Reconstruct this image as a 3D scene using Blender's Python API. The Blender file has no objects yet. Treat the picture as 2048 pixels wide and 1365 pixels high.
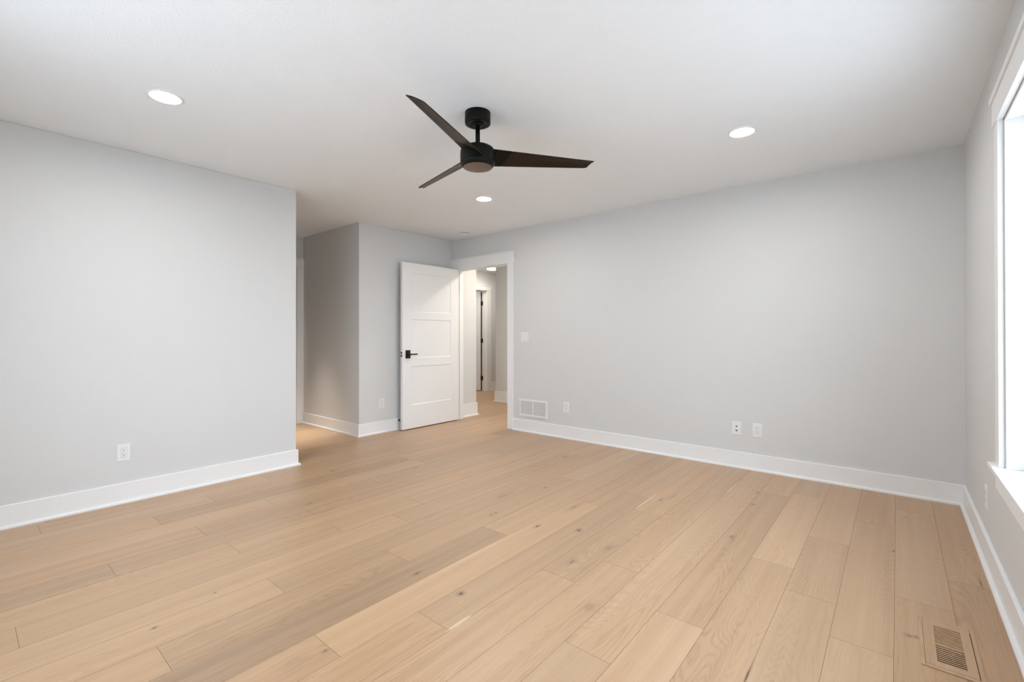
import bpy, bmesh, math, random
from mathutils import Matrix, Vector

SC = bpy.context.scene
COL = SC.collection
R = math.radians

# ------------------------------------------------------------------ camera, daylight, exposure
CAM_Z = 1.1545
cd = bpy.data.cameras.new('camera')
cam = bpy.data.objects.new('camera', cd)
COL.objects.link(cam)
cd.sensor_fit = 'HORIZONTAL'
cd.sensor_width = 36.0
cd.lens = 924.545 * 36.0 / 2048.0
cd.shift_y = -(682.5 - 666.687) / 2048.0
cd.clip_start = 0.02
rot = (Matrix.Rotation(0.694333, 4, 'Z') @ Matrix.Rotation(math.pi / 2 + 0.003593, 4, 'X')
       @ Matrix.Rotation(-0.001138, 4, 'Z'))
cam.matrix_world = Matrix.Translation((0, 0, CAM_Z)) @ rot
SC.camera = cam

SC.view_settings.view_transform = 'Standard'
SC.view_settings.look = 'None'
SC.view_settings.gamma = 1.0
SC.view_settings.use_curve_mapping = False
SC.view_settings.exposure = 0.09

LAMP_STRENGTH = 240.0
HALL_STRENGTH = 92.0
PASSAGE_WATTS = 270.0
# overcast sky over pale paving, a little brighter on the side of the window wall (+x)
SKY_SIDE, SKY_REAR = 6.6, 3.0
GROUND_SIDE, GROUND_REAR = 3.7, 5.0
world = bpy.data.worlds.new('overcast_sky')
SC.world = world
world.use_nodes = True
wn, wl = world.node_tree.nodes, world.node_tree.links
wn.clear()
wo = wn.new('ShaderNodeOutputWorld')
bg = wn.new('ShaderNodeBackground')
wtc = wn.new('ShaderNodeTexCoord')
wsep = wn.new('ShaderNodeSeparateXYZ')
wl.new(wtc.outputs['Generated'], wsep.inputs[0])


def w_range(sock, a, b, c, d):
    nd = wn.new('ShaderNodeMapRange')
    for k, v in zip(('From Min', 'From Max', 'To Min', 'To Max'), (a, b, c, d)):
        nd.inputs[k].default_value = v
    wl.new(sock, nd.inputs['Value'])
    return nd.outputs['Result']


def w_mix(fac, a, b):
    nd = wn.new('ShaderNodeMix')
    nd.data_type = 'RGBA'
    wl.new(fac, nd.inputs['Factor'])
    for k, v in (('A', a), ('B', b)):
        if isinstance(v, tuple):
            nd.inputs[k].default_value = v + (1,)
        else:
            wl.new(v, nd.inputs[k])
    return nd.outputs['Result']


def tinted(c, s):
    return tuple(x * s for x in c)


SKY_TINT, GROUND_TINT = (0.765, 0.90, 1.03), (0.795, 0.91, 1.02)
w_side = w_range(wsep.outputs['X'], 0.15, 0.45, 0.0, 1.0)
w_up = w_range(wsep.outputs['Z'], -0.10, 0.10, 0.0, 1.0)
w_sky = w_mix(w_side, tinted(SKY_TINT, SKY_REAR), tinted(SKY_TINT, SKY_SIDE))
w_gnd = w_mix(w_side, tinted(GROUND_TINT, GROUND_REAR), tinted(GROUND_TINT, GROUND_SIDE))
wl.new(w_mix(w_up, w_gnd, w_sky), bg.inputs['Color'])
wl.new(bg.outputs[0], wo.inputs['Surface'])


def portal(name, loc, rot_e, sx, sy):
    """Sampling guide for the daylight that enters through a window opening."""
    ld = bpy.data.lights.new(name, 'AREA')
    ld.shape = 'RECTANGLE'
    ld.size, ld.size_y = sx, sy
    ld.cycles.is_portal = True
    o = bpy.data.objects.new(name, ld)
    o.location, o.rotation_euler = loc, rot_e
    COL.objects.link(o)


# room measures (metres)
H = 2.44
XL, XW, YF = -4.101, 0.351, 4.344        # left wall, window wall, far wall
YB = -0.46                               # wall behind the camera
YE = 1.929                               # end of the left wall
XN, YN = -4.690, 2.920                   # recess walls
XP = -6.011                              # end of the side passage
YH = 4.464                               # hall side of the far wall
DX0, DX1, DZ = -4.600, -3.685, 2.040     # bedroom doorway
XHP, YHP = -4.675, 4.805                 # wall just inside the hall
YHR, XHR = 6.000, -5.367                 # right-hand hall wall and its corner
XHF = -6.460                             # hall wall with the far door
FD0, FD1, FDZ = 6.130, 6.935, 2.050      # far doorway in the hall wall
WY0, WY1, WZ0, WZ1 = 1.060, 2.850, 0.585, 2.070   # window opening, right wall
BX0, BX1 = -2.80, -1.00                  # added window opening behind the camera, unseen
portal('daylight_portal', (XW + 0.10, (WY0 + WY1) / 2, (WZ0 + WZ1) / 2), (0, R(90), 0), WZ1 - WZ0, WY1 - WY0)
portal('daylight_portal', ((BX0 + BX1) / 2, YB - 0.10, (WZ0 + WZ1) / 2), (R(90), 0, 0), BX1 - BX0, WZ1 - WZ0)


# ------------------------------------------------------------------ materials
def new_mat(name):
    m = bpy.data.materials.new(name)
    m.use_nodes = True
    nt = m.node_tree
    return m, nt.nodes, nt.links, nt.nodes['Principled BSDF']


def plain(name, col, rough=0.5, metal=0.0, spec=0.5, noise=0.0, nscale=8.0, bump=0.0, bscale=60.0, bdist=0.002, detail=3.0):
    """Paint / plastic / metal: faint tone variation and an optional bump, all in object space."""
    m, n, l, b = new_mat(name)
    b.inputs['Roughness'].default_value = rough
    b.inputs['Metallic'].default_value = metal
    b.inputs['Specular IOR Level'].default_value = spec
    tc = n.new('ShaderNodeTexCoord')
    nz = n.new('ShaderNodeTexNoise')
    nz.inputs['Scale'].default_value = nscale
    nz.inputs['Detail'].default_value = 2
    l.new(tc.outputs['Object'], nz.inputs['Vector'])
    mx = n.new('ShaderNodeMix')
    mx.data_type = 'RGBA'
    mx.inputs['A'].default_value = tuple(c * (1 - noise) for c in col) + (1,)
    mx.inputs['B'].default_value = tuple(min(1, c * (1 + noise)) for c in col) + (1,)
    l.new(nz.outputs['Fac'], mx.inputs['Factor'])
    l.new(mx.outputs['Result'], b.inputs['Base Color'])
    if bump > 0:
        nb = n.new('ShaderNodeTexNoise')
        nb.inputs['Scale'].default_value = bscale
        nb.inputs['Detail'].default_value = detail
        l.new(tc.outputs['Object'], nb.inputs['Vector'])
        bp = n.new('ShaderNodeBump')
        bp.inputs['Strength'].default_value = bump
        bp.inputs['Distance'].default_value = bdist
        l.new(nb.outputs['Fac'], bp.inputs['Height'])
        l.new(bp.outputs['Normal'], b.inputs['Normal'])
    return m


def emitter(name, col, strength):
    m, n, l, b = new_mat(name)
    b.inputs['Base Color'].default_value = (0.9, 0.9, 0.9, 1)
    b.inputs['Emission Color'].default_value = col + (1,)
    b.inputs['Emission Strength'].default_value = strength
    return m


M = {}
M['wall'] = plain('wall_paint_light_grey', (0.725, 0.725, 0.72), 0.62, spec=0.3, noise=0.006, bump=0.05, bscale=180, bdist=0.001)
M['ceil'] = plain('ceiling_textured_white', (0.905, 0.935, 0.96), 0.85, spec=0.15, noise=0.01, bump=0.55, bscale=105, bdist=0.004, detail=4)
M['trim'] = plain('trim_white_satin', (0.90, 0.90, 0.895), 0.38, spec=0.4, noise=0.004)
M['plate'] = plain('plastic_white', (0.86, 0.86, 0.86), 0.3, spec=0.5)
M['black'] = plain('matte_black_metal', (0.012, 0.011, 0.010), 0.42, metal=0.3, spec=0.5)
M['bronze'] = plain('oil_rubbed_bronze', (0.022, 0.014, 0.010), 0.45, metal=0.5)
M['fan_body'] = plain('fan_black_bronze', (0.0055, 0.0058, 0.0050), 0.42, metal=0.0, spec=0.14, noise=0.1)
M['fan_cap'] = plain('fan_cap_bronze', (0.19, 0.125, 0.10), 0.40, metal=0.5, spec=0.5, noise=0.05)
M['dark'] = plain('dark_opening', (0.01, 0.009, 0.008), 0.9, spec=0.1)
M['slot'] = plain('socket_dark_grey', (0.03, 0.03, 0.032), 0.6)
M['coax'] = plain('brushed_nickel', (0.25, 0.25, 0.26), 0.3, metal=0.9)
M['gap'] = plain('plate_gap_grey', (0.42, 0.42, 0.42), 0.5)
M['steel'] = plain('latch_nickel', (0.62, 0.61, 0.58), 0.3, metal=0.9)
M['rubber'] = plain('rubber_black', (0.015, 0.015, 0.017), 0.7, spec=0.3)
M['lens'] = emitter('lamp_lens', (1.0, 0.985, 0.965), LAMP_STRENGTH)
M['hall_lens'] = emitter('hall_lamp_lens', (1.0, 0.92, 0.80), HALL_STRENGTH * 0.6)
M['hall_lens_far'] = emitter('hall_lamp_lens_far', (1.0, 0.92, 0.80), HALL_STRENGTH)


def glass_mat():
    m, n, l, b = new_mat('window_glass')
    b.inputs['Base Color'].default_value = (1, 1, 1, 1)
    b.inputs['Roughness'].default_value = 0.0
    b.inputs['IOR'].default_value = 1.01
    b.inputs['Transmission Weight'].default_value = 1.0
    return m


M['glass'] = glass_mat()


def math_node(n, l, op, a, b=None, clamp=False):
    nd = n.new('ShaderNodeMath')
    nd.operation = op
    nd.use_clamp = clamp
    for i, v in enumerate((a, b)):
        if v is None:
            continue
        if isinstance(v, (int, float)):
            nd.inputs[i].default_value = v
        else:
            l.new(v, nd.inputs[i])
    return nd.outputs[0]


def map_range(n, l, v, a, b, c, d):
    nd = n.new('ShaderNodeMapRange')
    nd.interpolation_type = 'SMOOTHSTEP'
    l.new(v, nd.inputs['Value'])
    for k, x in zip(('From Min', 'From Max', 'To Min', 'To Max'), (a, b, c, d)):
        nd.inputs[k].default_value = x
    return nd.outputs['Result']


# knots and mineral streaks: x, y, half-width, half-length, darkness
KNOTS = [(-1.446, 2.350, .010, .017, 1.0), (-1.496, 1.440, .010, .013, 1.0), (-1.788, 1.428, .007, .016, .75),
         (-1.669, 2.242, .008, .018, .8), (-2.001, 2.237, .008, .010, .8), (-2.002, 2.194, .007, .010, .75),
         (-1.664, 2.665, .014, .075, .42), (-2.169, 2.500, .016, .060, .36), (-1.204, 2.261, .016, .035, .32),
         (-1.274, 2.007, .010, .030, .5), (-2.042, 2.844, .008, .012, .7), (-1.004, 1.713, .022, .035, .26),
         (-0.727, 2.828, .011, .016, .6), (0.031, 2.335, .013, .010, .55), (0.052, 2.341, .007, .009, .6),
         (-0.754, 3.460, .010, .012, .6), (-0.785, 3.741, .006, .020, .6), (0.035, 3.828, .008, .008, .6),
         (-0.018, 3.191, .006, .008, .8), (-2.253, 0.500, .006, .009, .9), (-2.350, 0.742, .004, .006, .8),
         (-3.089, 1.549, .007, .022, .7), (-3.684, 2.048, .010, .022, .7), (-1.608, 0.863, .007, .010, .6),
         (-1.23, 3.27, .006, .05, .45), (-1.27, 3.15, .007, .03, .55), (-2.41, 3.68, .012, .03, .5),
         (-0.393, 1.715, .0032, .045, .8), (0.2945, 3.03, .0028, .034, .9), (-3.21, 2.55, .008, .02, .6), (-4.35, 2.6, .008, .02, .5)]


# pale sapwood slivers along board edges: x, y, half-width, half-length, strength
SAPWOOD = [(-1.338, 3.080, .006, .210, .75), (-1.349, 1.290, .009, .075, .8), (-0.957, 3.720, .005, .190, .6),
           (-1.716, 1.700, .004, .260, .4)]


def oak_mat(name, boards=True):
    """Light oiled oak.  Board tone and seed come from the mesh; grain follows the board."""
    m, n, l, b = new_mat(name)
    tc = n.new('ShaderNodeTexCoord')
    sp = n.new('ShaderNodeSeparateXYZ')
    l.new(tc.outputs['Object'], sp.inputs[0])
    x, y = sp.outputs['X'], sp.outputs['Y']
    if boards:
        at = n.new('ShaderNodeAttribute')
        at.attribute_name = 'board'
        sa = n.new('ShaderNodeSeparateColor')
        l.new(at.outputs['Color'], sa.inputs[0])
        tone, warm, seed = sa.outputs['Red'], sa.outputs['Green'], sa.outputs['Blue']
        z = math_node(n, l, 'MULTIPLY', seed, 40.0)
    else:
        oi = n.new('ShaderNodeObjectInfo')
        tone, warm = None, None
        z = math_node(n, l, 'MULTIPLY', oi.outputs['Random'], 40.0)

    def noise(sx, sy, detail, rough=0.5, dist=0.0):
        cb = n.new('ShaderNodeCombineXYZ')
        l.new(math_node(n, l, 'MULTIPLY', x, sx), cb.inputs['X'])
        l.new(math_node(n, l, 'MULTIPLY', y, sy), cb.inputs['Y'])
        l.new(z, cb.inputs['Z'])
        nz = n.new('ShaderNodeTexNoise')
        nz.inputs['Scale'].default_value = 1.0
        nz.inputs['Detail'].default_value = detail
        nz.inputs['Roughness'].default_value = rough
        nz.inputs['Distortion'].default_value = dist
        l.new(cb.outputs[0], nz.inputs['Vector'])
        return nz.outputs['Fac']

    fibre = noise(210, 3.2, 3, 0.65)
    streak = noise(24, 0.55, 2, 0.5)
    pore = noise(330, 11, 1, 0.5)
    figure = noise(5.2, 0.50, 2.0, 0.40, 0.30)
    # contour lines of a stretched noise: the cathedral figure of flat-sawn oak, each line broken up by the pores
    ring = math_node(n, l, 'SINE', math_node(n, l, 'ADD', math_node(n, l, 'MULTIPLY', figure, 360.0), math_node(n, l, 'MULTIPLY', fibre, 3.0)))
    ring = map_range(n, l, ring, -0.2, 1.0, 0.0, 1.0)
    where = map_range(n, l, noise(3.0, 0.45, 1), 0.36, 0.66, 0.10, 1.0)
    ring = math_node(n, l, 'MULTIPLY', ring, math_node(n, l, 'MULTIPLY', where, map_range(n, l, pore, 0.25, 0.6, 0.35, 1.0)))
    v = math_node(n, l, 'ADD', math_node(n, l, 'MULTIPLY', math_node(n, l, 'SUBTRACT', fibre, 0.5), 0.36),
                  math_node(n, l, 'MULTIPLY', math_node(n, l, 'SUBTRACT', streak, 0.5), 0.42))
    v = math_node(n, l, 'SUBTRACT', v, math_node(n, l, 'MULTIPLY', ring, 0.14))
    v = math_node(n, l, 'SUBTRACT', v, math_node(n, l, 'MULTIPLY', map_range(n, l, pore, 0.58, 0.72, 0, 1), 0.07))
    v = math_node(n, l, 'ADD', v, 0.60)
    if tone is not None:
        v = math_node(n, l, 'ADD', v, math_node(n, l, 'MULTIPLY', math_node(n, l, 'SUBTRACT', tone, 0.5), 0.75))
    ramp = n.new('ShaderNodeValToRGB')
    e = ramp.color_ramp.elements
    e[0].position, e[0].color = 0.0, (0.230, 0.132, 0.068, 1)
    e[1].position, e[1].color = 1.0, (0.70, 0.482, 0.292, 1)
    k = e.new(0.55)
    k.color = (0.505, 0.317, 0.176, 1)
    l.new(v, ramp.inputs['Fac'])
    col = ramp.outputs['Color']
    if warm is not None:
        mx = n.new('ShaderNodeMix')
        mx.data_type = 'RGBA'
        mx.blend_type = 'MULTIPLY'
        mx.inputs['Factor'].default_value = 1.0
        tint = n.new('ShaderNodeMix')
        tint.data_type = 'RGBA'
        tint.inputs['A'].default_value = (0.93, 0.97, 1.04, 1)
        tint.inputs['B'].default_value = (1.05, 1.0, 0.93, 1)
        l.new(warm, tint.inputs['Factor'])
        l.new(col, mx.inputs['A'])
        l.new(tint.outputs['Result'], mx.inputs['B'])
        col = mx.outputs['Result']
        # knots and mineral streaks
        wob = noise(30, 14, 2)
        acc = None
        for kx, ky, kw, kl, kd in KNOTS:
            dx = math_node(n, l, 'MULTIPLY', math_node(n, l, 'SUBTRACT', x, kx), 1.0 / kw)
            dy = math_node(n, l, 'MULTIPLY', math_node(n, l, 'SUBTRACT', y, ky), 1.0 / kl)
            d2 = math_node(n, l, 'ADD', math_node(n, l, 'MULTIPLY', dx, dx), math_node(n, l, 'MULTIPLY', dy, dy))
            d2 = math_node(n, l, 'ADD', d2, math_node(n, l, 'MULTIPLY', math_node(n, l, 'SUBTRACT', wob, 0.5), 1.6))
            s = map_range(n, l, d2, 0.15, 1.35, kd, 0.0)
            halo = map_range(n, l, d2, 0.5, 7.0, 0.30 * kd, 0.0)
            s = math_node(n, l, 'MAXIMUM', s, halo)
            acc = s if acc is None else math_node(n, l, 'MAXIMUM', acc, s)
        km = n.new('ShaderNodeMix')
        km.data_type = 'RGBA'
        km.inputs['B'].default_value = (0.030, 0.024, 0.021, 1)
        l.new(acc, km.inputs['Factor'])
        l.new(col, km.inputs['A'])
        col = km.outputs['Result']
        pale = None
        for kx, ky, kw, kl, kd in SAPWOOD:
            dx = math_node(n, l, 'MULTIPLY', math_node(n, l, 'SUBTRACT', x, kx), 1.0 / kw)
            dy = math_node(n, l, 'MULTIPLY', math_node(n, l, 'SUBTRACT', y, ky), 1.0 / kl)
            d2 = math_node(n, l, 'ADD', math_node(n, l, 'MULTIPLY', dx, dx), math_node(n, l, 'MULTIPLY', dy, dy))
            p = map_range(n, l, d2, 0.4, 1.1, kd, 0.0)
            pale = p if pale is None else math_node(n, l, 'MAXIMUM', pale, p)
        pm = n.new('ShaderNodeMix')
        pm.data_type = 'RGBA'
        pm.inputs['B'].default_value = (0.82, 0.64, 0.45, 1)
        l.new(pale, pm.inputs['Factor'])
        l.new(col, pm.inputs['A'])
        col = pm.outputs['Result']
    l.new(col, b.inputs['Base Color'])
    rr = map_range(n, l, fibre, 0.3, 0.7, 0.42, 0.52)
    l.new(rr, b.inputs['Roughness'])
    b.inputs['Specular IOR Level'].default_value = 0.85
    b.inputs['Coat Weight'].default_value = 0.30
    b.inputs['Coat Roughness'].default_value = 0.38
    bp = n.new('ShaderNodeBump')
    bp.inputs['Strength'].default_value = 0.12
    bp.inputs['Distance'].default_value = 0.001
    l.new(v, bp.inputs['Height'])
    l.new(bp.outputs['Normal'], b.inputs['Normal'])
    return m


M['oak'] = oak_mat('oak_floor_boards')
M['oak_vent'] = oak_mat('oak_register', boards=False)


def fan_blade_mat():
    m, n, l, b = new_mat('fan_blade_dark_walnut')
    tc = n.new('ShaderNodeTexCoord')
    mp = n.new('ShaderNodeMapping')
    mp.inputs['Scale'].default_value = (3, 90, 30)
    nz = n.new('ShaderNodeTexNoise')
    nz.inputs['Scale'].default_value = 1.0
    nz.inputs['Detail'].default_value = 3
    l.new(tc.outputs['Object'], mp.inputs[0])
    l.new(mp.outputs[0], nz.inputs['Vector'])
    mx = n.new('ShaderNodeMix')
    mx.data_type = 'RGBA'
    mx.inputs['A'].default_value = (0.012, 0.0085, 0.0065, 1)
    mx.inputs['B'].default_value = (0.020, 0.014, 0.011, 1)
    l.new(nz.outputs['Fac'], mx.inputs['Factor'])
    l.new(mx.outputs['Result'], b.inputs['Base Color'])
    b.inputs['Roughness'].default_value = 0.36
    b.inputs['Specular IOR Level'].default_value = 0.35
    b.inputs['Specular Tint'].default_value = (1.0, 0.78, 0.62, 1)
    b.inputs['Metallic'].default_value = 0.25
    return m


M['blade'] = fan_blade_mat()


# ------------------------------------------------------------------ mesh helpers
class MB:
    """Collects shapes; build() links them as ONE mesh object."""
    def __init__(self):
        self.bm = bmesh.new()

    def box(self, x0, x1, y0, y1, z0, z1, mat=None):
        vs = [self.bm.verts.new(p) for p in ((x0, y0, z0), (x1, y0, z0), (x1, y1, z0), (x0, y1, z0),
                                             (x0, y0, z1), (x1, y0, z1), (x1, y1, z1), (x0, y1, z1))]
        if mat is not None:
            for v in vs:
                v.co = mat @ v.co
        for f in ((3, 2, 1, 0), (4, 5, 6, 7), (0, 1, 5, 4), (1, 2, 6, 5), (2, 3, 7, 6), (3, 0, 4, 7)):
            self.bm.faces.new([vs[i] for i in f])
        return self

    def prism(self, pts, h0, h1, axis='z'):
        """Extrude a closed 2-D outline between h0 and h1 along an axis."""
        def P(a, b, h):
            return {'z': (a, b, h), 'y': (a, h, b), 'x': (h, a, b)}[axis]
        A = [self.bm.verts.new(P(a, b, h0)) for a, b in pts]
        B = [self.bm.verts.new(P(a, b, h1)) for a, b in pts]
        k = len(pts)
        self.bm.faces.new(A[::-1])
        self.bm.faces.new(B)
        for i in range(k):
            j = (i + 1) % k
            self.bm.faces.new((A[i], A[j], B[j], B[i]))
        return self

    def lathe(self, prof, seg=48, mat=None, smooth=True):
        """Revolve (r, z) pairs about local z."""
        rings = []
        for r, z in prof:
            if r <= 1e-6:
                v = self.bm.verts.new((0, 0, z))
                rings.append([v])
            else:
                rings.append([self.bm.verts.new((r * math.cos(2 * math.pi * i / seg), r * math.sin(2 * math.pi * i / seg), z))
                              for i in range(seg)])
        if mat is not None:
            for rg in rings:
                for v in rg:
                    v.co = mat @ v.co
        for a, b in zip(rings, rings[1:]):
            for i in range(seg):
                j = (i + 1) % seg
                if len(a) == 1 and len(b) == 1:
                    continue
                if len(a) == 1:
                    f = self.bm.faces.new((a[0], b[j], b[i]))
                elif len(b) == 1:
                    f = self.bm.faces.new((a[i], a[j], b[0]))
                else:
                    f = self.bm.faces.new((a[i], a[j], b[j], b[i]))
                f.smooth = smooth
        return self

    def build(self, name, mat, parent=None, bevel=0.0, seg=2, angle=40):
        bmesh.ops.recalc_face_normals(self.bm, faces=self.bm.faces)
        me = bpy.data.meshes.new(name)
        self.bm.to_mesh(me)
        self.bm.free()
        me.materials.append(mat)
        o = bpy.data.objects.new(name, me)
        COL.objects.link(o)
        if parent is not None:
            o.parent = parent
        if bevel > 0:
            md = o.modifiers.new('edge', 'BEVEL')
            md.width = bevel
            md.segments = seg
            md.limit_method = 'ANGLE'
            md.angle_limit = R(angle)
            md.harden_normals = False
        return o


def box(name, b6, mat, parent=None, bevel=0.0):
    return MB().box(*b6).build(name, mat, parent, bevel)


def structure(o):
    o['kind'] = 'structure'
    return o


def thing(name, label, cat, loc=(0, 0, 0), rz=0.0, group=None):
    o = bpy.data.objects.new(name, None)
    o.empty_display_size = 0.05
    o.location = loc
    o.rotation_euler = (0, 0, rz)
    COL.objects.link(o)
    o['label'] = label
    o['category'] = cat
    if group:
        o['group'] = group
    return o


def copy_tree(o, parent=None):
    c = o.copy()
    COL.objects.link(c)
    if parent is not None:
        c.parent = parent
    for ch in list(o.children):
        copy_tree(ch, c)
    return c


# ------------------------------------------------------------------ floor
rnd = random.Random(11)
PW, PX0 = 0.1905, -0.012
ENDS = {-2: [2.985], -1: [3.96], 0: [3.567], 1: [2.405, 3.118], 2: [3.90], 3: [1.873, 3.778], 4: [1.466, 3.37], 5: [2.113],
        6: [1.845, 2.865], 7: [1.232], 8: [0.882, 2.772], 9: [2.026], 10: [0.476, 1.472], 11: [0.943, 2.84],
        12: [1.785], 13: [0.150, 1.453, 2.037, 3.92], 14: [2.65], 15: [0.491, 1.475], 16: [0.92, 2.11], 17: [1.385],
        18: [0.80], 19: [1.15], 20: [1.60]}
# tone / warmth of boards whose look the photo shows clearly: (row, y inside the board)
TONES = {(9, 1.2): (.25, .25), (10, 1.0): (.42, .40), (8, 1.5): (.66, .75), (7, 2.0): (.44, .40), (7, 0.6): (.56, .75),
         (6, 2.3): (.50, .40), (6, 1.2): (.55, .55), (5, 1.5): (.58, .5), (4, 2.0): (.62, .5), (3, 1.2): (.66, .5),
         (1, 2.8): (.44, .4), (15, 0.2): (.36, .35), (15, 1.0): (.45, .40), (0, 2.8): (.50, .45), (2, 2.6): (.52, .5),
         (11, 0.3): (.54, .6), (12, 0.9): (.58, .6), (13, 0.8): (.52, .55), (14, 1.2): (.55, .6), (-1, 2.5): (.46, .6),
         (-2, 2.2): (.40, .65), (-2, 3.6): (.42, .6), (-1, 4.2): (.5, .6), (0, 4.0): (.46, .6), (1, 3.6): (.55, .55),
         (9, 2.6): (.54, .55), (10, 2.0): (.50, .5), (12, 2.6): (.48, .45), (8, 0.4): (.50, .60), (10, 0.2): (.52, .6)}
HOLE = (0.0735, 0.2135, 2.182, 2.500)     # duct opening for the floor register
FX0, FX1, FY0, FY1 = -8.1, XW + 0.06, YB - 0.06, 8.7


def clip_hole(r, hole):
    x0, x1, y0, y1 = r
    a0, a1, b0, b1 = hole
    if x1 <= a0 or x0 >= a1 or y1 <= b0 or y0 >= b1:
        return [r]
    out = []
    if y0 < b0:
        out.append((x0, x1, y0, b0))
    if y1 > b1:
        out.append((x0, x1, b1, y1))
    lo, hi = max(y0, b0), min(y1, b1)
    if x0 < a0:
        out.append((x0, a0, lo, hi))
    if x1 > a1:
        out.append((a1, x1, lo, hi))
    return out


def build_floor():
    bm = bmesh.new()
    lay = bm.loops.layers.float_color.new('board')
    g = 0.00055
    kmin = int(math.floor((PX0 - FX1) / PW))
    kmax = int(math.ceil((PX0 - FX0) / PW))
    for k in range(kmin, kmax + 1):
        x1, x0 = PX0 - PW * k, PX0 - PW * (k + 1)
        x0, x1 = max(x0, FX0), min(x1, FX1)
        if x1 - x0 < 0.01:
            continue
        known = ENDS.get(k, [rnd.uniform(0.2, 1.9)])
        ends = list(known)
        yy = known[0]
        while yy > FY0:
            yy -= rnd.uniform(1.25, 2.1)
            ends.append(yy)
        yy = known[-1]
        while yy < FY1:
            yy += rnd.uniform(1.25, 2.1)
            ends.append(yy)
        ends = sorted(ends)
        for a, b in zip(ends, ends[1:]):
            y0, y1 = max(a, FY0), min(b, FY1)
            if y1 - y0 < 0.01:
                continue
            tone, warm, seed = min(.66, max(.34, rnd.gauss(.52, .075))), rnd.uniform(.25, .8), rnd.random()
            for (tk, ty), tw in TONES.items():
                if tk == k and y0 <= ty <= y1:
                    tone, warm = tw
            for r in clip_hole((x0 + g, x1 - g, y0 + g, y1 - g), HOLE):
                f = bm.faces.new([bm.verts.new(p) for p in ((r[0], r[2], 0), (r[1], r[2], 0), (r[1], r[3], 0), (r[0], r[3], 0))])
                for lp in f.loops:
                    lp[lay] = (tone, warm, seed, 1)
    sub = bmesh.new()
    for r in clip_hole((FX0, FX1, FY0, FY1), HOLE):
        vs = [sub.verts.new((r[i], r[j], z)) for z in (-0.12, -0.0016) for i, j in ((0, 2), (1, 2), (1, 3), (0, 3))]
        for f in ((3, 2, 1, 0), (4, 5, 6, 7), (0, 1, 5, 4), (1, 2, 6, 5), (2, 3, 7, 6), (3, 0, 4, 7)):
            nf = sub.faces.new([vs[i] for i in f])
            nf.material_index = 1
    tmp = bpy.data.meshes.new('tmp')
    sub.to_mesh(tmp)
    sub.free()
    bm.from_mesh(tmp)
    bpy.data.meshes.remove(tmp)
    me = bpy.data.meshes.new('floor')
    bm.to_mesh(me)
    bm.free()
    me.materials.append(M['oak'])
    me.materials.append(plain('floor_joint_brown', (0.13, 0.075, 0.04), 0.8, spec=0.1))
    o = bpy.data.objects.new('floor', me)
    COL.objects.link(o)
    return structure(o)


floor = build_floor()

# ------------------------------------------------------------------ ceiling and walls
T = 0.12


def ceiling():
    m = MB()
    m.box(FX0, FX1 + 0.2, FY0 - 0.2, FY1, H, H + 0.15)
    return structure(m.build('ceiling', M['ceil']))


ceiling()


def wall(name, *boxes, bevel=0.0):
    m = MB()
    for b in boxes:
        m.box(*b)
    return structure(m.build(name, M['wall'], None, bevel))


wall('wall_left', (XL - T, XL, YB - T, YE, 0, H), bevel=0.004)
wall('wall_far', (XN - T, DX0 - 0.02, YF, YH, 0, H), (DX1 + 0.02, XW + T, YF, YH, 0, H), (DX0 - 0.02, DX1 + 0.02, YF, YH, DZ + 0.02, H))
wall('wall_right', (XW, XW + T, YB - T, WY0, 0, H), (XW, XW + T, WY1 + 0.005, YF, 0, H),
     (XW, XW + T, WY0, WY1 + 0.005, 0, WZ0 - 0.02), (XW, XW + T, WY0, WY1 + 0.005, WZ1 + 0.005, H))
wall('wall_back', (XL, BX0, YB - T, YB, 0, H), (BX1, XW, YB - T, YB, 0, H), (BX0, BX1, YB - T, YB, 0, WZ0 - 0.02),
     (BX0, BX1, YB - T, YB, WZ1, H))
structure(MB().prism([(XP, YN), (XN, YN), (XN, YF), (XN - T, YF), (XN - T, YN + T), (XP, YN + T)], 0, H)
          .build('wall_recess', M['wall'], None, 0.004))
wall('wall_passage', (XP, XL - T, YE - T, YE, 0, H))
PD0, PD1 = 2.03, YN - 0.095
wall('wall_passage_end', (XP - T, XP, YE - T, PD0, 0, H), (XP - T, XP, PD1, YN + T, 0, H), (XP - T, XP, PD0, PD1, 2.05, H))
wall('wall_hall_near', (XHP - T, XHP, YH, YHP, 0, H), (XHF, XHP - T, YHP - T, YHP, 0, H))
structure(MB().prism([(XHR, YHR), (-3.2, YHR), (-3.2, YHR + T), (XHR + T, YHR + T), (XHR + T, 8.6), (XHR, 8.6)], 0, H)
          .build('wall_hall_right', M['wall'], None, 0.004))
wall('wall_hall_far', (XHF - T, XHF, YHP - T, FD0 - 0.02, 0, H), (XHF - T, XHF, FD1 + 0.02, 8.6, 0, H),
     (XHF - T, XHF, FD0 - 0.02, FD1 + 0.02, FDZ + 0.02, H))
wall('wall_hall_end', (XHF, XHR, 8.5, 8.6, 0, H))
wall('wall_hall_side', (-3.3, -3.2, YH, YHR, 0, H))
wall('wall_side_room', (XHF - 1.60, XHF - 1.50, YHP - T, 7.06, 0, H), (XHF - 1.50, XHF - T, 6.96, 7.06, 0, H),
     (XHF - 1.50, XHF - T, YHP - T, YHP, 0, H))

# ------------------------------------------------------------------ baseboards with shoe moulding
BH, BT, SH, ST = 0.138, 0.014, 0.019, 0.015


def base_profile(h=BH):
    return [(0, 0), (BT + ST, 0), (BT + ST, SH * 0.55), (BT + ST * 0.55, SH), (BT, SH), (BT, h - 0.003), (BT - 0.003, h), (0, h)]


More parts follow.
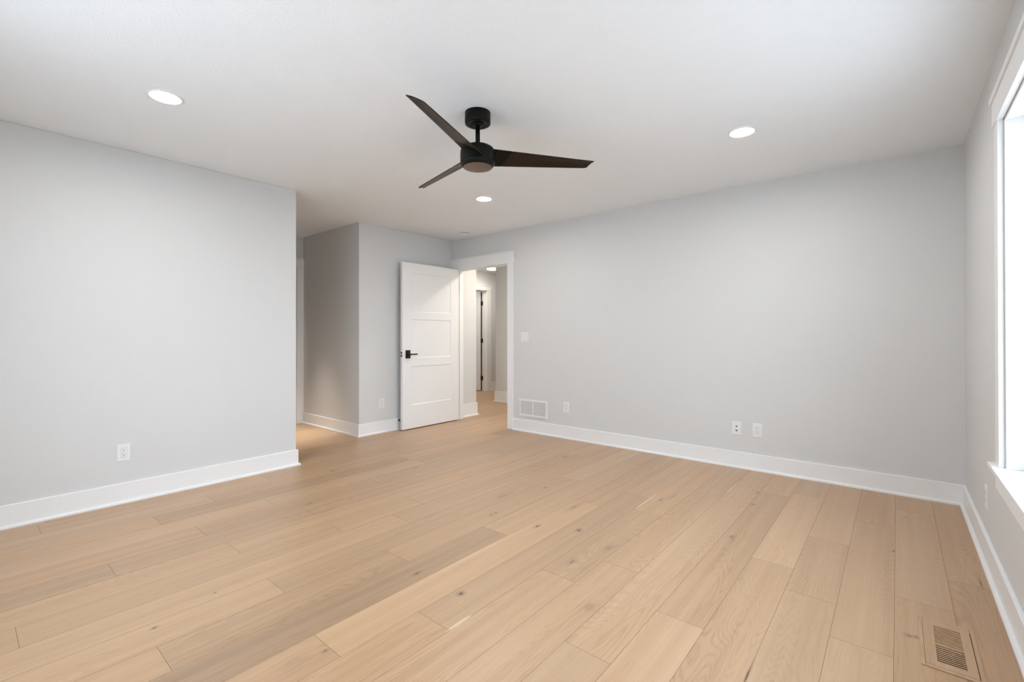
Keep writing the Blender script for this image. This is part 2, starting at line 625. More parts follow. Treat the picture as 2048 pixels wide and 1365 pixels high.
def base_run(m, p, q, nrm, ends=(0, 0), h=BH):
    """Baseboard from p to q on the floor, standing off the wall towards nrm.  ends: 1 = outside mitre, -1 = inside mitre."""
    p, q, nrm = Vector(p), Vector(q), Vector(nrm)
    d = (q - p).normalized()
    A, B = [], []
    for off, z in base_profile(h):
        a = p + nrm * off - d * off * ends[0]
        b = q + nrm * off + d * off * ends[1]
        A.append(m.bm.verts.new((a.x, a.y, z)))
        B.append(m.bm.verts.new((b.x, b.y, z)))
    k = len(A)
    m.bm.faces.new(A)
    m.bm.faces.new(B[::-1])
    for i in range(k):
        j = (i + 1) % k
        m.bm.faces.new((A[i], A[j], B[j], B[i]))


def baseboard(name, *runs, h=BH):
    m = MB()
    for r in runs:
        base_run(m, *r, h=h)
    return structure(m.build(name, M['trim']))


CW, CT = 0.089, 0.018      # casing width, thickness
baseboard('baseboard_left', ((XL, YB), (XL, YE), (1, 0), (-1, 1)), ((XL, YE), (XL - T - 1.6, YE), (0, 1), (1, 0)))
baseboard('baseboard_far', ((DX1 + 0.006 + CW, YF), (XW, YF), (0, -1), (0, -1)))
baseboard('baseboard_right', ((XW, YF), (XW, YB), (-1, 0), (-1, -1)))
baseboard('baseboard_back', ((XW, YB), (XL, YB), (0, 1), (-1, -1)))
baseboard('baseboard_recess', ((XP + 0.02, YN), (XN, YN), (0, -1), (0, 1)), ((XN, YN), (XN, YF - CT), (1, 0), (1, 0)))
HB = 0.178
baseboard('baseboard_hall_near', ((XHP, YH + CT), (XHP, YHP), (1, 0), (0, 1)), ((XHP, YHP), (XHF, YHP), (0, 1), (1, -1)), h=HB)
baseboard('baseboard_hall_right', ((-3.3, YHR), (XHR, YHR), (0, -1), (0, 1)), ((XHR, YHR), (XHR, 8.5), (-1, 0), (1, 0)), h=HB)
baseboard('baseboard_hall_far', ((XHF, YHP), (XHF, FD0 - 0.006 - 0.12), (1, 0), (-1, 0)), ((XHF, FD1 + 0.006 + 0.12), (XHF, 8.5), (1, 0), (0, 0)), h=HB)

# ------------------------------------------------------------------ door and window casings


def casing_far():
    """Jamb, stops, side casings and header of the bedroom doorway."""
    m = MB()
    # jambs and head
    m.box(DX0 - 0.02, DX0, YF - 0.001, YH + 0.001, 0, DZ + 0.02)
    m.box(DX1, DX1 + 0.02, YF - 0.001, YH + 0.001, 0, DZ + 0.02)
    m.box(DX0, DX1, YF - 0.001, YH + 0.001, DZ, DZ + 0.02)
    # stops
    m.box(DX0, DX0 + 0.012, YF + 0.05, YF + 0.085, 0, DZ)
    m.box(DX1 - 0.012, DX1, YF + 0.05, YF + 0.085, 0, DZ)
    m.box(DX0 + 0.012, DX1 - 0.012, YF + 0.05, YF + 0.085, DZ - 0.012, DZ)
    for y0, y1 in ((YF - CT, YF), (YH, YH + CT)):
        s = -1 if y1 == YF else 1
        hy = (y0 + s * 0.005, y1) if s < 0 else (y0, y1 + 0.005)
        cy = (y0 + s * 0.013, y1) if s < 0 else (y0, y1 + 0.013)
        lx = XN + 0.0005 if s < 0 else XHP + 0.0005
        m.box(lx, DX0 - 0.006, y0, y1, 0, DZ - 0.008)
        m.box(DX1 + 0.006, DX1 + 0.006 + CW, y0, y1, 0, DZ - 0.008)
        m.box(lx, DX1 + 0.006 + CW + 0.012, hy[0], hy[1], DZ - 0.008, DZ + 0.122)
        m.box(lx, DX1 + 0.006 + CW + 0.018, cy[0], cy[1], DZ + 0.122, DZ + 0.138)
    return structure(m.build('trim_1', M['trim'], None, 0.0012, 1))


casing_far()


def casing_x(name, xf, side, y0, y1, zt, cw, ylim=None, cap_over=0.020):
    """Doorway trim on a wall of constant x whose room face looks along +x (side = 1)."""
    m = MB()
    xb = xf - T
    m.box(xb - 0.001, xf + 0.001, y0 - 0.02, y0, 0, zt + 0.02)
    m.box(xb - 0.001, xf + 0.001, y1, y1 + 0.02, 0, zt + 0.02)
    m.box(xb - 0.001, xf + 0.001, y0, y1, zt, zt + 0.02)
    m.box(xb + 0.03, xb + 0.065, y0, y0 + 0.012, 0, zt)
    m.box(xb + 0.042, xb + 0.065, y1 - 0.012, y1, 0, zt)
    m.box(xb + 0.042, xb + 0.065, y0 + 0.012, y1 - 0.012, zt - 0.012, zt)
    top = ylim if ylim is not None else y1 + 0.006 + cw
    ov = 0 if ylim is not None else 0.012
    oc = 0 if ylim is not None else cap_over
    m.box(xf, xf + CT, y0 - 0.006 - cw, y0 - 0.006, 0, zt + 0.006)
    m.box(xf, xf + CT, y1 + 0.006, top, 0, zt + 0.006)
    m.box(xf, xf + CT + 0.005, y0 - 0.018 - cw, top + ov, zt + 0.006, zt + 0.100)
    m.box(xf, xf + CT + 0.015, y0 - 0.026 - cw, top + oc, zt + 0.100, zt + 0.122)
    return structure(m.build(name, M['trim'], None, 0.0012, 1))


casing_x('trim_2', XHF, 1, FD0, FD1, FDZ, 0.12)
casing_x('trim_3', XP, 1, PD0, PD1 - 0.002, 2.03, 0.075, ylim=YN - 0.0005)
# the lit room beyond the passage doorway
wall('wall_bath', (XP - 2.0, XP - 1.9, 1.2, 3.7, 0, H), (XP - 1.9, XP - T, 1.2, 1.3, 0, H), (XP - 1.9, XP - T, 3.6, 3.7, 0, H),
     (XP - T, XP, 1.2, YE - T, 0, H), (XP - T, XP, YN + T, 3.7, 0, H))


def window_right():
    root = structure(bpy.data.objects.new('window_1', None))
    COL.objects.link(root)
    cy0, cy1 = WY0 - 0.005 - CW, WY1 + 0.005 + CW
    m = MB()
    m.box(XW - CT, XW, WY1 + 0.005, cy1, WZ0, WZ1 + 0.002)
    m.box(XW - CT, XW, cy0, WY0 - 0.005, WZ0, WZ1 + 0.002)
    m.box(XW - CT - 0.005, XW, cy0 - 0.012, cy1 + 0.012, WZ1 + 0.002, WZ1 + 0.108)
    m.box(XW - CT - 0.013, XW, cy0 - 0.020, cy1 + 0.020, WZ1 + 0.108, WZ1 + 0.132)
    m.build('window_casing', M['trim'], root, 0.0015, 2)
    m = MB()
    xr = XW - 0.0005
    m.prism([(XW - 0.042, cy0 - 0.016), (xr, cy0 - 0.016), (xr, WY0), (XW + T, WY0), (XW + T, WY1), (xr, WY1), (xr, cy1 + 0.016),
             (XW - 0.042, cy1 + 0.016)], WZ0 - 0.020, WZ0 - 0.0003)
    m.build('window_stool', M['trim'], root, 0.002, 2)
    box('window_apron', (XW - CT, XW - 0.0003, cy0, cy1, WZ0 - 0.020 - 0.089, WZ0 - 0.0205), M['trim'], root, 0.0015)
    m = MB()
    D = 0.012
    m.box(XW + 0.0025, XW + T, WY1 - D, WY1 + 0.004, WZ0, WZ1)
    m.box(XW + 0.0025, XW + T, WY0, WY0 + D, WZ0, WZ1)
    m.box(XW + 0.0025, XW + T, WY0 + D, WY1 - D, WZ1 - D, WZ1 + 0.004)
    m.build('window_jamb', M['trim'], root, 0.001, 1)
    # double-hung sashes, two units with a mullion
    ym = (WY0 + WY1) / 2
    m = MB()
    m.box(XW + 0.075, XW + T + 0.01, ym - 0.04, ym + 0.04, WZ0, WZ1 - D)
    m.build('window_mullion', M['trim'], root, 0.002, 2)
    for a, b in ((WY0 + D, ym - 0.04), (ym + 0.04, WY1 - D)):
        for z0, z1, x0 in ((WZ0, (WZ0 + WZ1) / 2 + 0.02, XW + 0.082), ((WZ0 + WZ1) / 2 - 0.02, WZ1 - D, XW + 0.112)):
            m = MB()
            w = 0.045
            x1 = x0 + 0.028
            m.box(x0, x1, a, a + w, z0, z1)
            m.box(x0, x1, b - w, b, z0, z1)
            m.box(x0, x1, a + w, b - w, z0, z0 + w)
            m.box(x0, x1, a + w, b - w, z1 - w, z1)
            s = m.build('window_sash', M['trim'], root, 0.002, 2)
            box('window_pane', (x0 + 0.012, x0 + 0.016, a + w - 0.006, b - w + 0.006, z0 + w - 0.006, z1 - w + 0.006), M['glass'], s)


window_right()


def added_window_back():  # unseen window, added to bring daylight in from behind the camera
    root = structure(bpy.data.objects.new('added_window_2', None))
    COL.objects.link(root)
    m = MB()
    m.box(BX0 - CW, BX0, YB, YB + CT, WZ0, WZ1)
    m.box(BX1, BX1 + CW, YB, YB + CT, WZ0, WZ1)
    m.box(BX0 - CW - 0.012, BX1 + CW + 0.012, YB, YB + CT + 0.005, WZ1, WZ1 + 0.11)
    m.box(BX0 - CW - 0.016, BX1 + CW + 0.016, YB, YB + 0.042, WZ0 - 0.02, WZ0)
    m.build('window_casing', M['trim'], root, 0.0015, 2)
    xm = (BX0 + BX1) / 2
    m = MB()
    for a, b in ((BX0, xm), (xm, BX1)):
        m.box(a, a + 0.05, YB - 0.11, YB - 0.07, WZ0, WZ1)
        m.box(b - 0.05, b, YB - 0.11, YB - 0.07, WZ0, WZ1)
        m.box(a + 0.05, b - 0.05, YB - 0.11, YB - 0.07, WZ0, WZ0 + 0.05)
        m.box(a + 0.05, b - 0.05, YB - 0.11, YB - 0.07, WZ1 - 0.05, WZ1)
        m.box(a + 0.05, b - 0.05, YB - 0.11, YB - 0.07, (WZ0 + WZ1) / 2 - 0.02, (WZ0 + WZ1) / 2 + 0.02)
    m.build('window_sash', M['trim'], root)
    box('window_pane', (BX0 + 0.03, BX1 - 0.03, YB - 0.092, YB - 0.088, WZ0 + 0.03, WZ1 - 0.03), M['glass'], root)


added_window_back()


# ------------------------------------------------------------------ doors
def panel_slab(m, w, t, z0, z1, stile, panels, depth=0.0065, slope=0.007):
    """Leaf of width w along local +u (x), thickness t along local y (0..t), three recessed flat panels on both faces."""
    def face(y, sgn):
        us = [0, stile, w - stile, w]
        zs = [z0]
        for a, b in sorted(panels):
            zs += [a, b]
        zs.append(z1)
        for i in range(3):
            for j in range(len(zs) - 1):
                u0, u1, a, b = us[i], us[i + 1], zs[j], zs[j + 1]
                V = m.bm.verts.new
                if i == 1 and j % 2 == 1:
                    o = [V((u, y, z)) for u, z in ((u0, a), (u1, a), (u1, b), (u0, b))]
                    s = slope
                    n = [V((u, y + sgn * depth, z)) for u, z in ((u0 + s, a + s), (u1 - s, a + s), (u1 - s, b - s), (u0 + s, b - s))]
                    for q in range(4):
                        r = (q + 1) % 4
                        m.bm.faces.new((o[q], o[r], n[r], n[q]))
                    m.bm.faces.new(n)
                else:
                    m.bm.faces.new([V((u, y, z)) for u, z in ((u0, a), (u1, a), (u1, b), (u0, b))])
    face(0, 1)
    face(t, -1)
    V = m.bm.verts.new
    for q in (((0, 0, z0), (0, t, z0), (0, t, z1), (0, 0, z1)), ((w, 0, z0), (w, t, z0), (w, t, z1), (w, 0, z1)),
              ((0, 0, z0), (w, 0, z0), (w, t, z0), (0, t, z0)), ((0, 0, z1), (w, 0, z1), (w, t, z1), (0, t, z1))):
        m.bm.faces.new([V(p) for p in q])
    bmesh.ops.remove_doubles(m.bm, verts=m.bm.verts, dist=1e-5)


def lever_set(parent, face_x, sgn, yc, zc):
    """Square rose with a straight lever; face plane at x = face_x, standing off along sgn * x."""
    f = face_x
    rose = MB().box(min(f, f + sgn * 0.009), max(f, f + sgn * 0.009), yc - 0.034, yc + 0.034, zc - 0.050, zc + 0.050) \
        .build('handle_rose', M['black'], parent, 0.002)
    m = MB()
    tr = Matrix.Translation((f + sgn * 0.009, yc, zc)) @ Matrix.Rotation(sgn * math.pi / 2, 4, 'Y')
    m.lathe([(0, 0), (0.019, 0), (0.019, 0.006), (0.012, 0.010), (0.010, 0.036), (0.010, 0.052), (0, 0.052)], 28, tr)
    a, b = f + sgn * 0.036, f + sgn * 0.052
    m.box(min(a, b), max(a, b), yc - 0.008, yc + 0.112, zc - 0.0075, zc + 0.0075)
    m.build('handle_lever', M['black'], rose, 0.002)


def open_door():
    """Bedroom door, swung open to lie along the recess wall."""
    xf, t, y0, w = -4.556, 0.036, 3.419, 0.914
    m = MB()
    panel_slab(m, w, t, 0.012, 2.036, 0.131, [(0.298, 0.768), (0.868, 1.345), (1.435, 1.915)])
    # local (u, v, z) -> world (x = xf - v, y = y0 + u)
    for v in m.bm.verts:
        u, d = v.co.x, v.co.y
        v.co.x, v.co.y = xf - d, y0 + u
    o = structure(m.build('door_1', M['trim'], None, 0.001, 1))
    lever_set(o, xf, 1, 3.497, 0.919)
    lever_set(o, xf - t, -1, 3.497, 0.919)
    pl = box('latch_plate', (xf - t / 2 - 0.012, xf - t / 2 + 0.012, y0 - 0.0015, y0 + 0.004, 0.889, 0.951), M['black'], o, 0.0005)
    box('latch_bolt', (xf - t / 2 - 0.007, xf - t / 2 + 0.007, y0 - 0.009, y0 + 0.002, 0.909, 0.932), M['steel'], pl, 0.002)
    for z in (1.79, 1.03, 0.28):
        m = MB()
        tr = Matrix.Translation((xf - t - 0.008, y0 + w + 0.006, z - 0.045))
        m.lathe([(0, 0), (0.0062, 0), (0.0062, 0.09), (0, 0.09)], 16, tr)
        m.box(xf - t - 0.008, xf - 0.004, y0 + w + 0.0005, y0 + w + 0.003, z - 0.045, z + 0.045)
        m.build('hinge', M['black'], o)


open_door()


def hall_door():
    """Far door in the hall wall, open into the room behind, hinged on its right jamb."""
    w, t = 0.795, 0.036
    hx, hy = XHF - T - 0.012, FD1 - 0.010      # leaf corner next to the hinge
    m = MB()
    panel_slab(m, w, t, 0.012, 2.040, 0.115, [(0.298, 0.768), (0.868, 1.345), (1.435, 1.915)])
    a = R(0.5)
    for v in m.bm.verts:
        u, d = v.co.x, v.co.y - t
        v.co.x = hx - 0.006 - u * math.cos(a) - d * math.sin(a)
        v.co.y = hy + d * math.cos(a) - u * math.sin(a) - 0.004
    o = structure(m.build('door_2', M['trim'], None, 0.001, 1))
    box('hinge_gap_shade', (hx - 0.005, hx + 0.0115, FD1 - 0.0100, FD1 - 0.0005, 0.012, 2.036),  # dark strip added so the hinge gap reads as shade
        plain('gap_shade_dark_brown', (0.045, 0.022, 0.012), 0.7, spec=0.2), o)
    for z in (1.803, 1.032, 0.262):
        m = MB()
        m.box(hx - 0.012, hx + 0.040, FD1 - 0.006, FD1 - 0.0005, z - 0.042, z + 0.042)
        tr = Matrix.Translation((hx - 0.002, FD1 - 0.011, z - 0.042))
        m.lathe([(0, 0), (0.0105, 0), (0.0105, 0.084), (0, 0.084)], 16, tr)
        m.box(hx - 0.014, hx - 0.008, FD1 - 0.045, FD1 - 0.006, z - 0.042, z + 0.042)
        m.build('hinge', M['bronze'], o)


hall_door()

# ------------------------------------------------------------------ ceiling fan
FCX, FCY = -1.8625, 1.9285


def ceiling_fan():
    t = thing('ceiling_fan', 'black three-blade ceiling fan on a short rod, mid-ceiling', 'ceiling fan', (FCX, FCY, H))
    z = lambda a: a - H
    MB().lathe([(0, z(2.440)), (0.0740, z(2.440)), (0.0745, z(2.385)), (0.0730, z(2.376)), (0.0690, z(2.3735)), (0.038, z(2.3735)),
                (0.036, z(2.376)), (0.0, z(2.376))], 64).build('canopy', M['fan_body'], t)
    MB().lathe([(0, z(2.3755)), (0.034, z(2.3755)), (0.034, z(2.370)), (0.028, z(2.366)), (0.022, z(2.360)), (0.0, z(2.360))], 48) \
        .build('canopy_collar', M['fan_body'], t)
    MB().lathe([(0, z(2.362)), (0.0132, z(2.362)), (0.0132, z(2.245)), (0, z(2.245))], 32).build('downrod', M['fan_body'], t)
    MB().lathe([(0, z(2.265)), (0.019, z(2.265)), (0.0265, z(2.262)), (0.029, z(2.255)), (0.029, z(2.236)), (0, z(2.236))], 40) \
        .build('rod_coupling', M['fan_body'], t)
    MB().lathe([(0, z(2.243)), (0.062, z(2.243)), (0.080, z(2.239)), (0.092, z(2.231)), (0.0985, z(2.220)), (0.1005, z(2.206)),
                (0.1005, z(2.158)), (0.0995, z(2.1545)), (0.1005, z(2.151)), (0.1003, z(2.147)), (0.0985, z(2.1425)),
                (0.0855, z(2.1255)), (0.0835, z(2.1245)), (0, z(2.1245))], 72).build('motor_housing', M['fan_body'], t)
    MB().lathe([(0, z(2.1246)), (0.0825, z(2.1246)), (0.0820, z(2.1225)), (0.076, z(2.1215)), (0, z(2.1215))], 72) \
        .build('bottom_cap', M['fan_cap'], t)
    for ang, reach in ((51.07, 0.988), (167.1, 1.048), (290.4, 1.008)):
        # blade in local frame: u outward, v towards +angle; upper-front edge (v < 0) is higher and longer
        def strip(u0, u1, n, name, mat, parent, rounded=False):
            bm = bmesh.new()
            rows = []
            tip_a, tip_b = 0.706, 0.679
            for i in range(n + 1):
                f = i / n
                ua, ub = u0[0] + (u1[0] - u0[0]) * f, u0[1] + (u1[1] - u0[1]) * f
                sa, sb = (ua - 0.085) / (0.70 - 0.085), (ub - 0.085) / (0.70 - 0.085)
                va = -0.062 + (0.062 - 0.0292) * min(1, max(0, sa)) ** 0.9
                vb = 0.066 + (0.0345 - 0.066) * min(1, max(0, sb)) ** 1.1
                # twist eases off towards the tip
                za = 2.212 - 0.0125 * sa
                zb = 2.162 + 0.0195 * sb
                if rounded and f > 0.94:
                    g = (f - 0.94) / 0.06
                    k = 1 - math.sqrt(max(0.0, 1 - g * g))
                    vb -= 0.014 * k
                rows.append(((ua, va, za), (ub, vb, zb)))
            th = 0.0055
            top, bot = [], []
            for a, b in rows:
                rt, rb = [], []
                for q in range(7):
                    g = q / 6
                    p = [a[k] + (b[k] - a[k]) * g for k in range(3)]
                    camber = 0.004 * math.sin(math.pi * g)
                    rt.append(bm.verts.new((p[0], p[1], p[2] - H + camber + th / 2)))
                    rb.append(bm.verts.new((p[0], p[1], p[2] - H + camber - th / 2)))
                top.append(rt)
                bot.append(rb)
            for i in range(n):
                for q in range(6):
                    f = bm.faces.new((top[i][q], top[i + 1][q], top[i + 1][q + 1], top[i][q + 1])); f.smooth = True
                    f = bm.faces.new((bot[i][q], bot[i][q + 1], bot[i + 1][q + 1], bot[i + 1][q])); f.smooth = True
                bm.faces.new((top[i][0], bot[i][0], bot[i + 1][0], top[i + 1][0]))
                bm.faces.new((top[i][6], top[i + 1][6], bot[i + 1][6], bot[i][6]))
            for q in range(6):
                bm.faces.new((top[0][q], top[0][q + 1], bot[0][q + 1], bot[0][q]))
                bm.faces.new((top[n][q], bot[n][q], bot[n][q + 1], top[n][q + 1]))
            bmesh.ops.recalc_face_normals(bm, faces=bm.faces)
            me = bpy.data.meshes.new(name)
            bm.to_mesh(me)
            bm.free()
            me.materials.append(mat)
            o = bpy.data.objects.new(name, me)
            COL.objects.link(o)
            o.parent = parent
            o.rotation_euler = (0, 0, R(ang))
            md = o.modifiers.new('edge', 'BEVEL')
            md.width, md.segments, md.limit_method, md.angle_limit = 0.0018, 2, 'ANGLE', R(40)
            return o
        strip((0.085, 0.085), (0.196, 0.150), 6, 'blade_bracket', M['fan_body'], t)
        strip((0.1978, 0.1518), (0.710 * reach, 0.682 * reach), 60, 'fan_blade', M['blade'], t, True)
    return t


ceiling_fan()


# ------------------------------------------------------------------ lamps
def recessed_light():
    t = thing('recessed_light', '', 'recessed light')
    MB().lathe([(0.0815, 0.0), (0.0815, -0.0020), (0.079, -0.0060), (0.0735, -0.0075), (0.0665, -0.0055), (0.0640, -0.0015), (0.0640, 0.0),
                (0.0815, 0.0)], 64).build('trim_ring', M['plate'], t)
    MB().lathe([(0, -0.0035), (0.045, -0.0032), (0.0636, -0.0018), (0.0636, -0.0002), (0, -0.0002)], 48).build('lamp_lens', M['lens'], t)
    return t


G = 'round recessed ceiling lights'
rl = recessed_light()
spots = [((-3.024, 0.716), 'round recessed ceiling light left of the fan, nearest the left wall'),
         ((-0.750, 3.180), 'round recessed ceiling light right of the fan, above the blank far wall'),
         ((-2.990, 3.180), 'smallest-looking round recessed ceiling light, directly below the fan in view'),
         ((-5.450, 2.300), 'round recessed ceiling light in the side passage, hidden behind the left wall'),
         ((-7.150, 6.000), 'added unseen recessed light in the room behind the far hall door'),  # lamp added out of view to brighten the open door leaf
         ((-0.750, 0.716), 'round recessed ceiling light overhead, outside the view')]
for i, ((x, y), lab) in enumerate(spots):
    o = rl if i == 0 else copy_tree(rl)
    o.location = (x, y, H)
    o['label'] = lab
    o['group'] = G
    if i == 3:      # unseen deep can: an added soft spot gives its light, lens unlit
        sd = bpy.data.lights.new('passage_added_spot', 'SPOT')
        sd.energy, sd.spot_size, sd.spot_blend, sd.shadow_soft_size = PASSAGE_WATTS, R(46), 1.0, 0.05
        sd.color = (1.0, 0.95, 0.88)
        so = bpy.data.objects.new('passage_added_spot', sd)
        for ch in o.children:
            if ch.name.startswith('lamp_lens'):
                ch.material_slots[0].link = 'OBJECT'
                ch.material_slots[0].material = M['plate']
        so.location = (x, y, H - 0.012)
        COL.objects.link(so)


def hall_light():
    t = thing('flush_ceiling_light', 'lit flush ceiling light with bronze rim, seen through the doorway', 'ceiling light', (-5.865, 6.525, H))
    MB().lathe([(0, 0), (0.150, 0), (0.155, -0.004), (0.155, -0.034), (0.150, -0.037), (0.143, -0.034), (0.141, -0.026), (0, -0.026)], 64) \
        .build('rim', M['bronze'], t)
    MB().lathe([(0, -0.0265), (0.1405, -0.0265), (0.1405, -0.034), (0.134, -0.042), (0.110, -0.049), (0.06, -0.053), (0, -0.054)], 64) \
        .build('diffuser', M['hall_lens'], t)
    t['group'] = 'flush hall ceiling lights'
    return t


hl = hall_light()
h2 = copy_tree(hl)  # unseen second lamp, added to light the near hall wall
h2.location = (-3.75, 5.05, H)
for ch in h2.children:
    if ch.name.startswith('diffuser'):
        ch.material_slots[0].link = 'OBJECT'
        ch.material_slots[0].material = M['hall_lens_far']
h2['label'] = 'added flush ceiling light further along the hall, hidden behind the far wall'

def smoke_detector():
    t = thing('smoke_detector', 'small white round smoke detector on the ceiling above the open door', 'smoke detector', (-4.172, 4.090, H))
    MB().lathe([(0, 0), (0.066, 0), (0.066, -0.007), (0.062, -0.008), (0, -0.008)], 48).build('base', M['plate'], t)
    MB().lathe([(0, -0.008), (0.050, -0.008), (0.050, -0.012), (0, -0.012)], 48).build('vent_gap', M['slot'], t)
    MB().lathe([(0, -0.0125), (0.054, -0.0125), (0.0535, -0.022), (0.047, -0.024), (0.046, -0.038), (0.042, -0.041), (0, -0.041)], 48) \
        .build('cover', M['plate'], t)


smoke_detector()


# ------------------------------------------------------------------ wall plates.  Local frame: u = x along wall, out = -y (towards the room)
def screws(t, zs, u=0.0):
    for z in zs:
        m = MB()
        m.lathe([(0.0032, 0), (0.0032, 0.0008), (0, 0.0012)], 14, Matrix.Translation((u, -0.0048, z)) @ Matrix.Rotation(math.pi / 2, 4, 'X'))
        m.build('screw', M['plate'], t)


def plate_mesh(w, h):
    m = MB()
    b = 0.0035
    pts_o = [(-w / 2, -h / 2), (w / 2, -h / 2), (w / 2, h / 2), (-w / 2, h / 2)]
    pts_i = [(-w / 2 + b, -h / 2 + b), (w / 2 - b, -h / 2 + b), (w / 2 - b, h / 2 - b), (-w / 2 + b, h / 2 - b)]
    V = m.bm.verts.new
    A = [V((x, 0, z)) for x, z in pts_o]
    B = [V((x, -0.0022, z)) for x, z in pts_o]
    Cc = [V((x, -0.005, z)) for x, z in pts_i]
    m.bm.faces.new(A)
    m.bm.faces.new(Cc)
    for P, Q in ((A, B), (B, Cc)):
        for i in range(4):
            j = (i + 1) % 4
            m.bm.faces.new((P[i], P[j], Q[j], Q[i]))
    return m


def outlet():
    t = thing('wall_outlet', '', 'outlet')
    plate_mesh(0.073, 0.117).build('cover_plate', M['plate'], t, 0.0006)
    box('shadow_gap', (-0.0178, 0.0178, -0.0053, -0.0040, -0.0348, 0.0348), M['gap'], t)
    rc = MB().box(-0.0168, 0.0168, -0.0066, -0.0040, -0.0338, 0.0338).build('receptacle', M['plate'], t, 0.0012)
    for zc in (0.0165, -0.0165):
        m = MB()
        m.box(-0.0079, -0.0053, -0.0069, -0.0060, zc + 0.0020, zc + 0.0105)
        m.box(0.0053, 0.0077, -0.0069, -0.0060, zc + 0.0030, zc + 0.0098)
        m.lathe([(0, 0), (0.0030, 0), (0.0030, 0.0009), (0, 0.0009)], 16, Matrix.Translation((0, -0.0060, zc - 0.0062)) @ Matrix.Rotation(math.pi / 2, 4, 'X'))
        m.build('socket_slots', M['slot'], rc)
    screws(t, (0.0484, -0.0484))
    return t


# facing: rz turns local -y into the wall normal
FAR, LEFT, RIGHT = 0.0, R(90), R(-90)
GO = 'white electrical outlets'
ot = outlet()
plates = [((XL, 0.738, 0.345), LEFT, 'white outlet low on the long blank left wall above its baseboard'),
          ((XN, 3.2195, 0.344), LEFT, 'small white outlet on the recess wall beside the open door'),
          ((-2.830, YF, 0.344), FAR, 'white outlet on the far wall just right of the return air grille'),
          ((-0.912, YF, 0.340), FAR, 'white outlet on the far wall, right of the coax and data plate'),
          ((XW, 3.369, 0.323), RIGHT, 'white outlet seen edge-on under the window sill')]
for i, (p, rz, lab) in enumerate(plates):
    o = ot if i == 0 else copy_tree(ot)
    o.location = p
    o.rotation_euler = (0, 0, rz)
    o['label'] = lab
    o['group'] = GO


def media_plate():
    t = thing('media_plate', 'white wall plate with coax jack over a dark data port', 'wall plate', (-1.0745, YF, 0.3395))
    plate_mesh(0.073, 0.117).build('cover_plate', M['plate'], t, 0.0006)
    m = MB()
    tr = Matrix.Translation((0, -0.005, 0.0165)) @ Matrix.Rotation(math.pi / 2, 4, 'X')
    m.lathe([(0, 0), (0.0075, 0), (0.0075, 0.002), (0.0048, 0.002), (0.0048, 0.009), (0.0022, 0.009), (0.0022, 0.004), (0, 0.004)], 20, tr, smooth=False)
    m.build('coax_jack', M['coax'], t)
    dj = MB().box(-0.0105, 0.0105, -0.0060, -0.0045, -0.0285, -0.0085).build('data_jack', M['plate'], t, 0.0005)
    m = MB()
    m.box(-0.0072, 0.0072, -0.0064, -0.0058, -0.0240, -0.0140)
    m.box(-0.0034, 0.0034, -0.0064, -0.0058, -0.0262, -0.0240)
    m.build('jack_opening', M['slot'], dj)
    screws(t, (0.0484, -0.0484))


media_plate()


def switch_plate():
    t = thing('light_switch', 'white double rocker switch plate beside the doorway casing', 'light switch', (-3.418, YF, 1.1245))
    plate_mesh(0.117, 0.114).build('cover_plate', M['plate'], t, 0.0006)
    for u in (-0.023, 0.023):
        box('shadow_gap', (u - 0.0178, u + 0.0178, -0.0053, -0.0040, -0.0348, 0.0348), M['gap'], t)
        m = MB()
        m.prism([(-0.0042, -0.0338), (-0.0095, -0.0338), (-0.0062, 0.0), (-0.0068, 0.0338), (-0.0042, 0.0338)], u - 0.0168, u + 0.0168, 'x')
        m.build('rocker', M['plate'], t, 0.0008)
        screws(t, (0.0484, -0.0484), u)


switch_plate()


def return_grille():
    w, h = 0.409, 0.200
    t = thing('return_air_grille', 'white louvred return air grille low on the far wall by the doorway', 'vent', (-3.292, YF, 0.2835))
    m = MB()
    f, d = 0.022, 0.012
    for a0, a1, b0, b1 in ((-w / 2, w / 2, h / 2 - f, h / 2), (-w / 2, w / 2, -h / 2, -h / 2 + f), (-w / 2, -w / 2 + f, -h / 2 + f, h / 2 - f),
                           (w / 2 - f, w / 2, -h / 2 + f, h / 2 - f), (-0.006, 0.006, -h / 2 + f, h / 2 - f)):
        m.box(a0, a1, -d, 0, b0, b1)
    m.build('grille_frame', M['plate'], t, 0.002)
    box('duct_opening', (-w / 2 + f - 0.001, w / 2 - f + 0.001, -0.0012, -0.0004, -h / 2 + f - 0.001, h / 2 - f + 0.001), M['dark'], t)
    n = 15
    pitch = (h - 2 * f) / n
    for a0, a1 in ((-w / 2 + f, -0.006), (0.006, w / 2 - f)):
        for i in range(n):
            zc = -h / 2 + f + (i + 0.5) * pitch
            m = MB()
            tr = Matrix.Translation((0, -0.0065, zc)) @ Matrix.Rotation(R(-70), 4, 'X')
            m.box(a0, a1, -0.0057, 0.0047, -0.0007, 0.0007, tr)
            m.build('louvre', M['plate'], t)


return_grille()


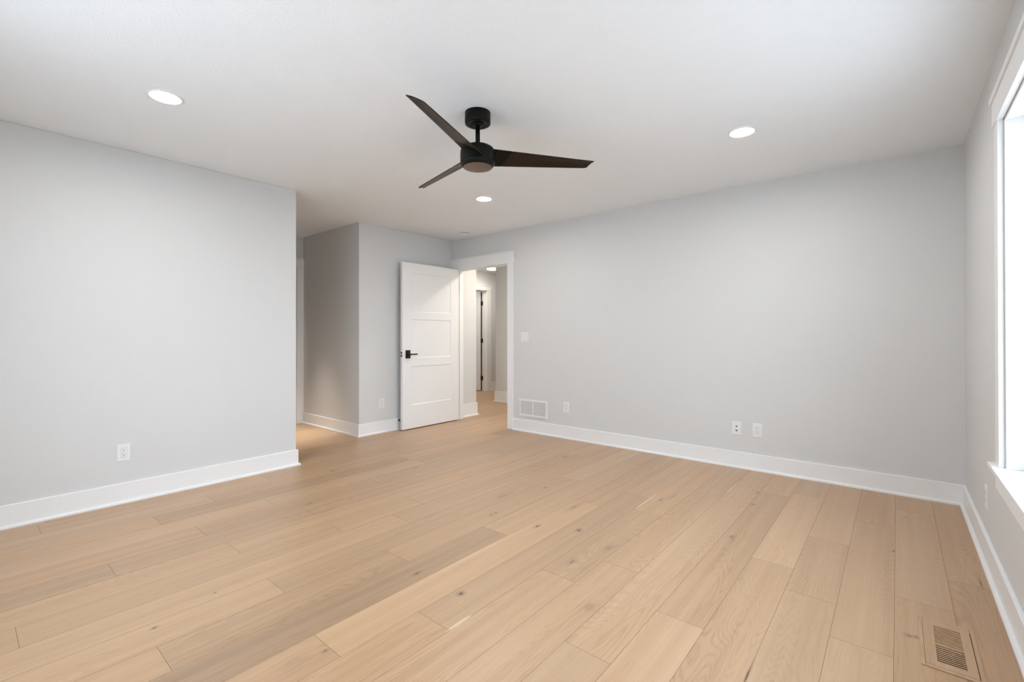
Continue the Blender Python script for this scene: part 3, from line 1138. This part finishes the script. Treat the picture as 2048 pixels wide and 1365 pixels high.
def floor_register():
    x0, x1, y0, y1 = 0.0615, 0.2245, 2.160, 2.524
    cx, cy = (x0 + x1) / 2, (y0 + y1) / 2
    t = thing('floor_register', 'flush oak floor register with slotted louvres near the window wall', 'vent', (cx, cy, 0))
    hx0, hx1, hy0, hy1 = (a - b for a, b in zip(HOLE, (cx, cx, cy, cy)))
    a0, a1, b0, b1 = x0 - cx, x1 - cx, y0 - cy, y1 - cy
    zt = 0.0035
    m = MB()
    e = 0.0125
    m.box(a0, a0 + e, b0, b1, 0.0002, zt)
    m.box(a1 - e, a1, b0, b1, 0.0002, zt)
    m.box(a0 + e, a1 - e, b0, b0 + e + 0.004, 0.0002, zt)
    m.box(a0 + e, a1 - e, b1 - e, b1, 0.0002, zt)
    m.build('outer_frame', M['oak_vent'], t, 0.0012)
    # inner plate with two slotted banks
    ia0, ia1, ib0, ib1 = a0 + e + 0.0006, a1 - e - 0.0022, b0 + e + 0.0046, b1 - e - 0.0006
    s0, s1 = 0.1060 - cx, 0.1830 - cx
    sb = ((2.207 - cy, 2.328 - cy), (2.340 - cy, 2.472 - cy))
    m = MB()
    z0 = -0.006
    m.box(ia0, s0, ib0, ib1, z0, zt)
    m.box(s1, ia1, ib0, ib1, z0, zt)
    m.box(s0, s1, ib0, sb[0][0], z0, zt)
    m.box(s0, s1, sb[0][1], sb[1][0], z0, zt)
    m.box(s0, s1, sb[1][1], ib1, z0, zt)
    pln = m.build('inner_plate', M['oak_vent'], t)
    for bi, (c0, c1) in enumerate(sb):
        n = 9
        p = (c1 - c0) / (n + 0.5)
        for i in range(n):
            yc = c0 + (i + 0.75) * p
            m = MB()
            tilt = R(48) if bi == 0 else 0.0
            tr = Matrix.Translation((0, yc, -0.0016)) @ Matrix.Rotation(tilt, 4, 'X')
            if bi == 0:
                m.box(s0, s1, -0.0016, 0.0016, -0.006, 0.0062, tr)
            else:
                m.box(s0, s1, -0.0031, 0.0031, -0.0060, 0.0045, tr)
            m.build('louvre', M['oak_vent'], t)
    box('damper', (s0, s1, sb[1][0], sb[1][1], -0.0125, -0.0078), M['oak_vent'], t)
    m = MB()
    m.box(hx0 + 0.001, hx1 - 0.001, hy0 + 0.001, hy1 - 0.001, -0.090, -0.085)
    for q in ((hx0 + 0.0005, hx0 + 0.002, hy0 + 0.0005, hy1 - 0.0005), (hx1 - 0.002, hx1 - 0.0005, hy0 + 0.0005, hy1 - 0.0005),
              (hx0 + 0.002, hx1 - 0.002, hy0 + 0.0005, hy0 + 0.002), (hx0 + 0.002, hx1 - 0.002, hy1 - 0.002, hy1 - 0.0005)):
        m.box(*q, -0.085, -0.0015)
    m.build('duct_boot', M['dark'], t)


floor_register()


def door_stop():
    t = thing('door_stop', 'black rod door stop on the baseboard behind the open door', 'door stop', (XN + BT, 3.456, 0.112))
    tr = Matrix.Rotation(math.pi / 2, 4, 'Y')
    MB().lathe([(0, 0), (0.012, 0), (0.012, 0.003), (0.009, 0.008), (0, 0.008)], 24, tr).build('flange', M['black'], t)
    MB().lathe([(0, 0.008), (0.0048, 0.008), (0.0042, 0.060), (0, 0.060)], 20, tr).build('rod', M['black'], t)
    MB().lathe([(0, 0.060), (0.0075, 0.060), (0.008, 0.070), (0.006, 0.0735), (0, 0.0745)], 20, tr).build('rubber_tip', M['rubber'], t)


door_stop()
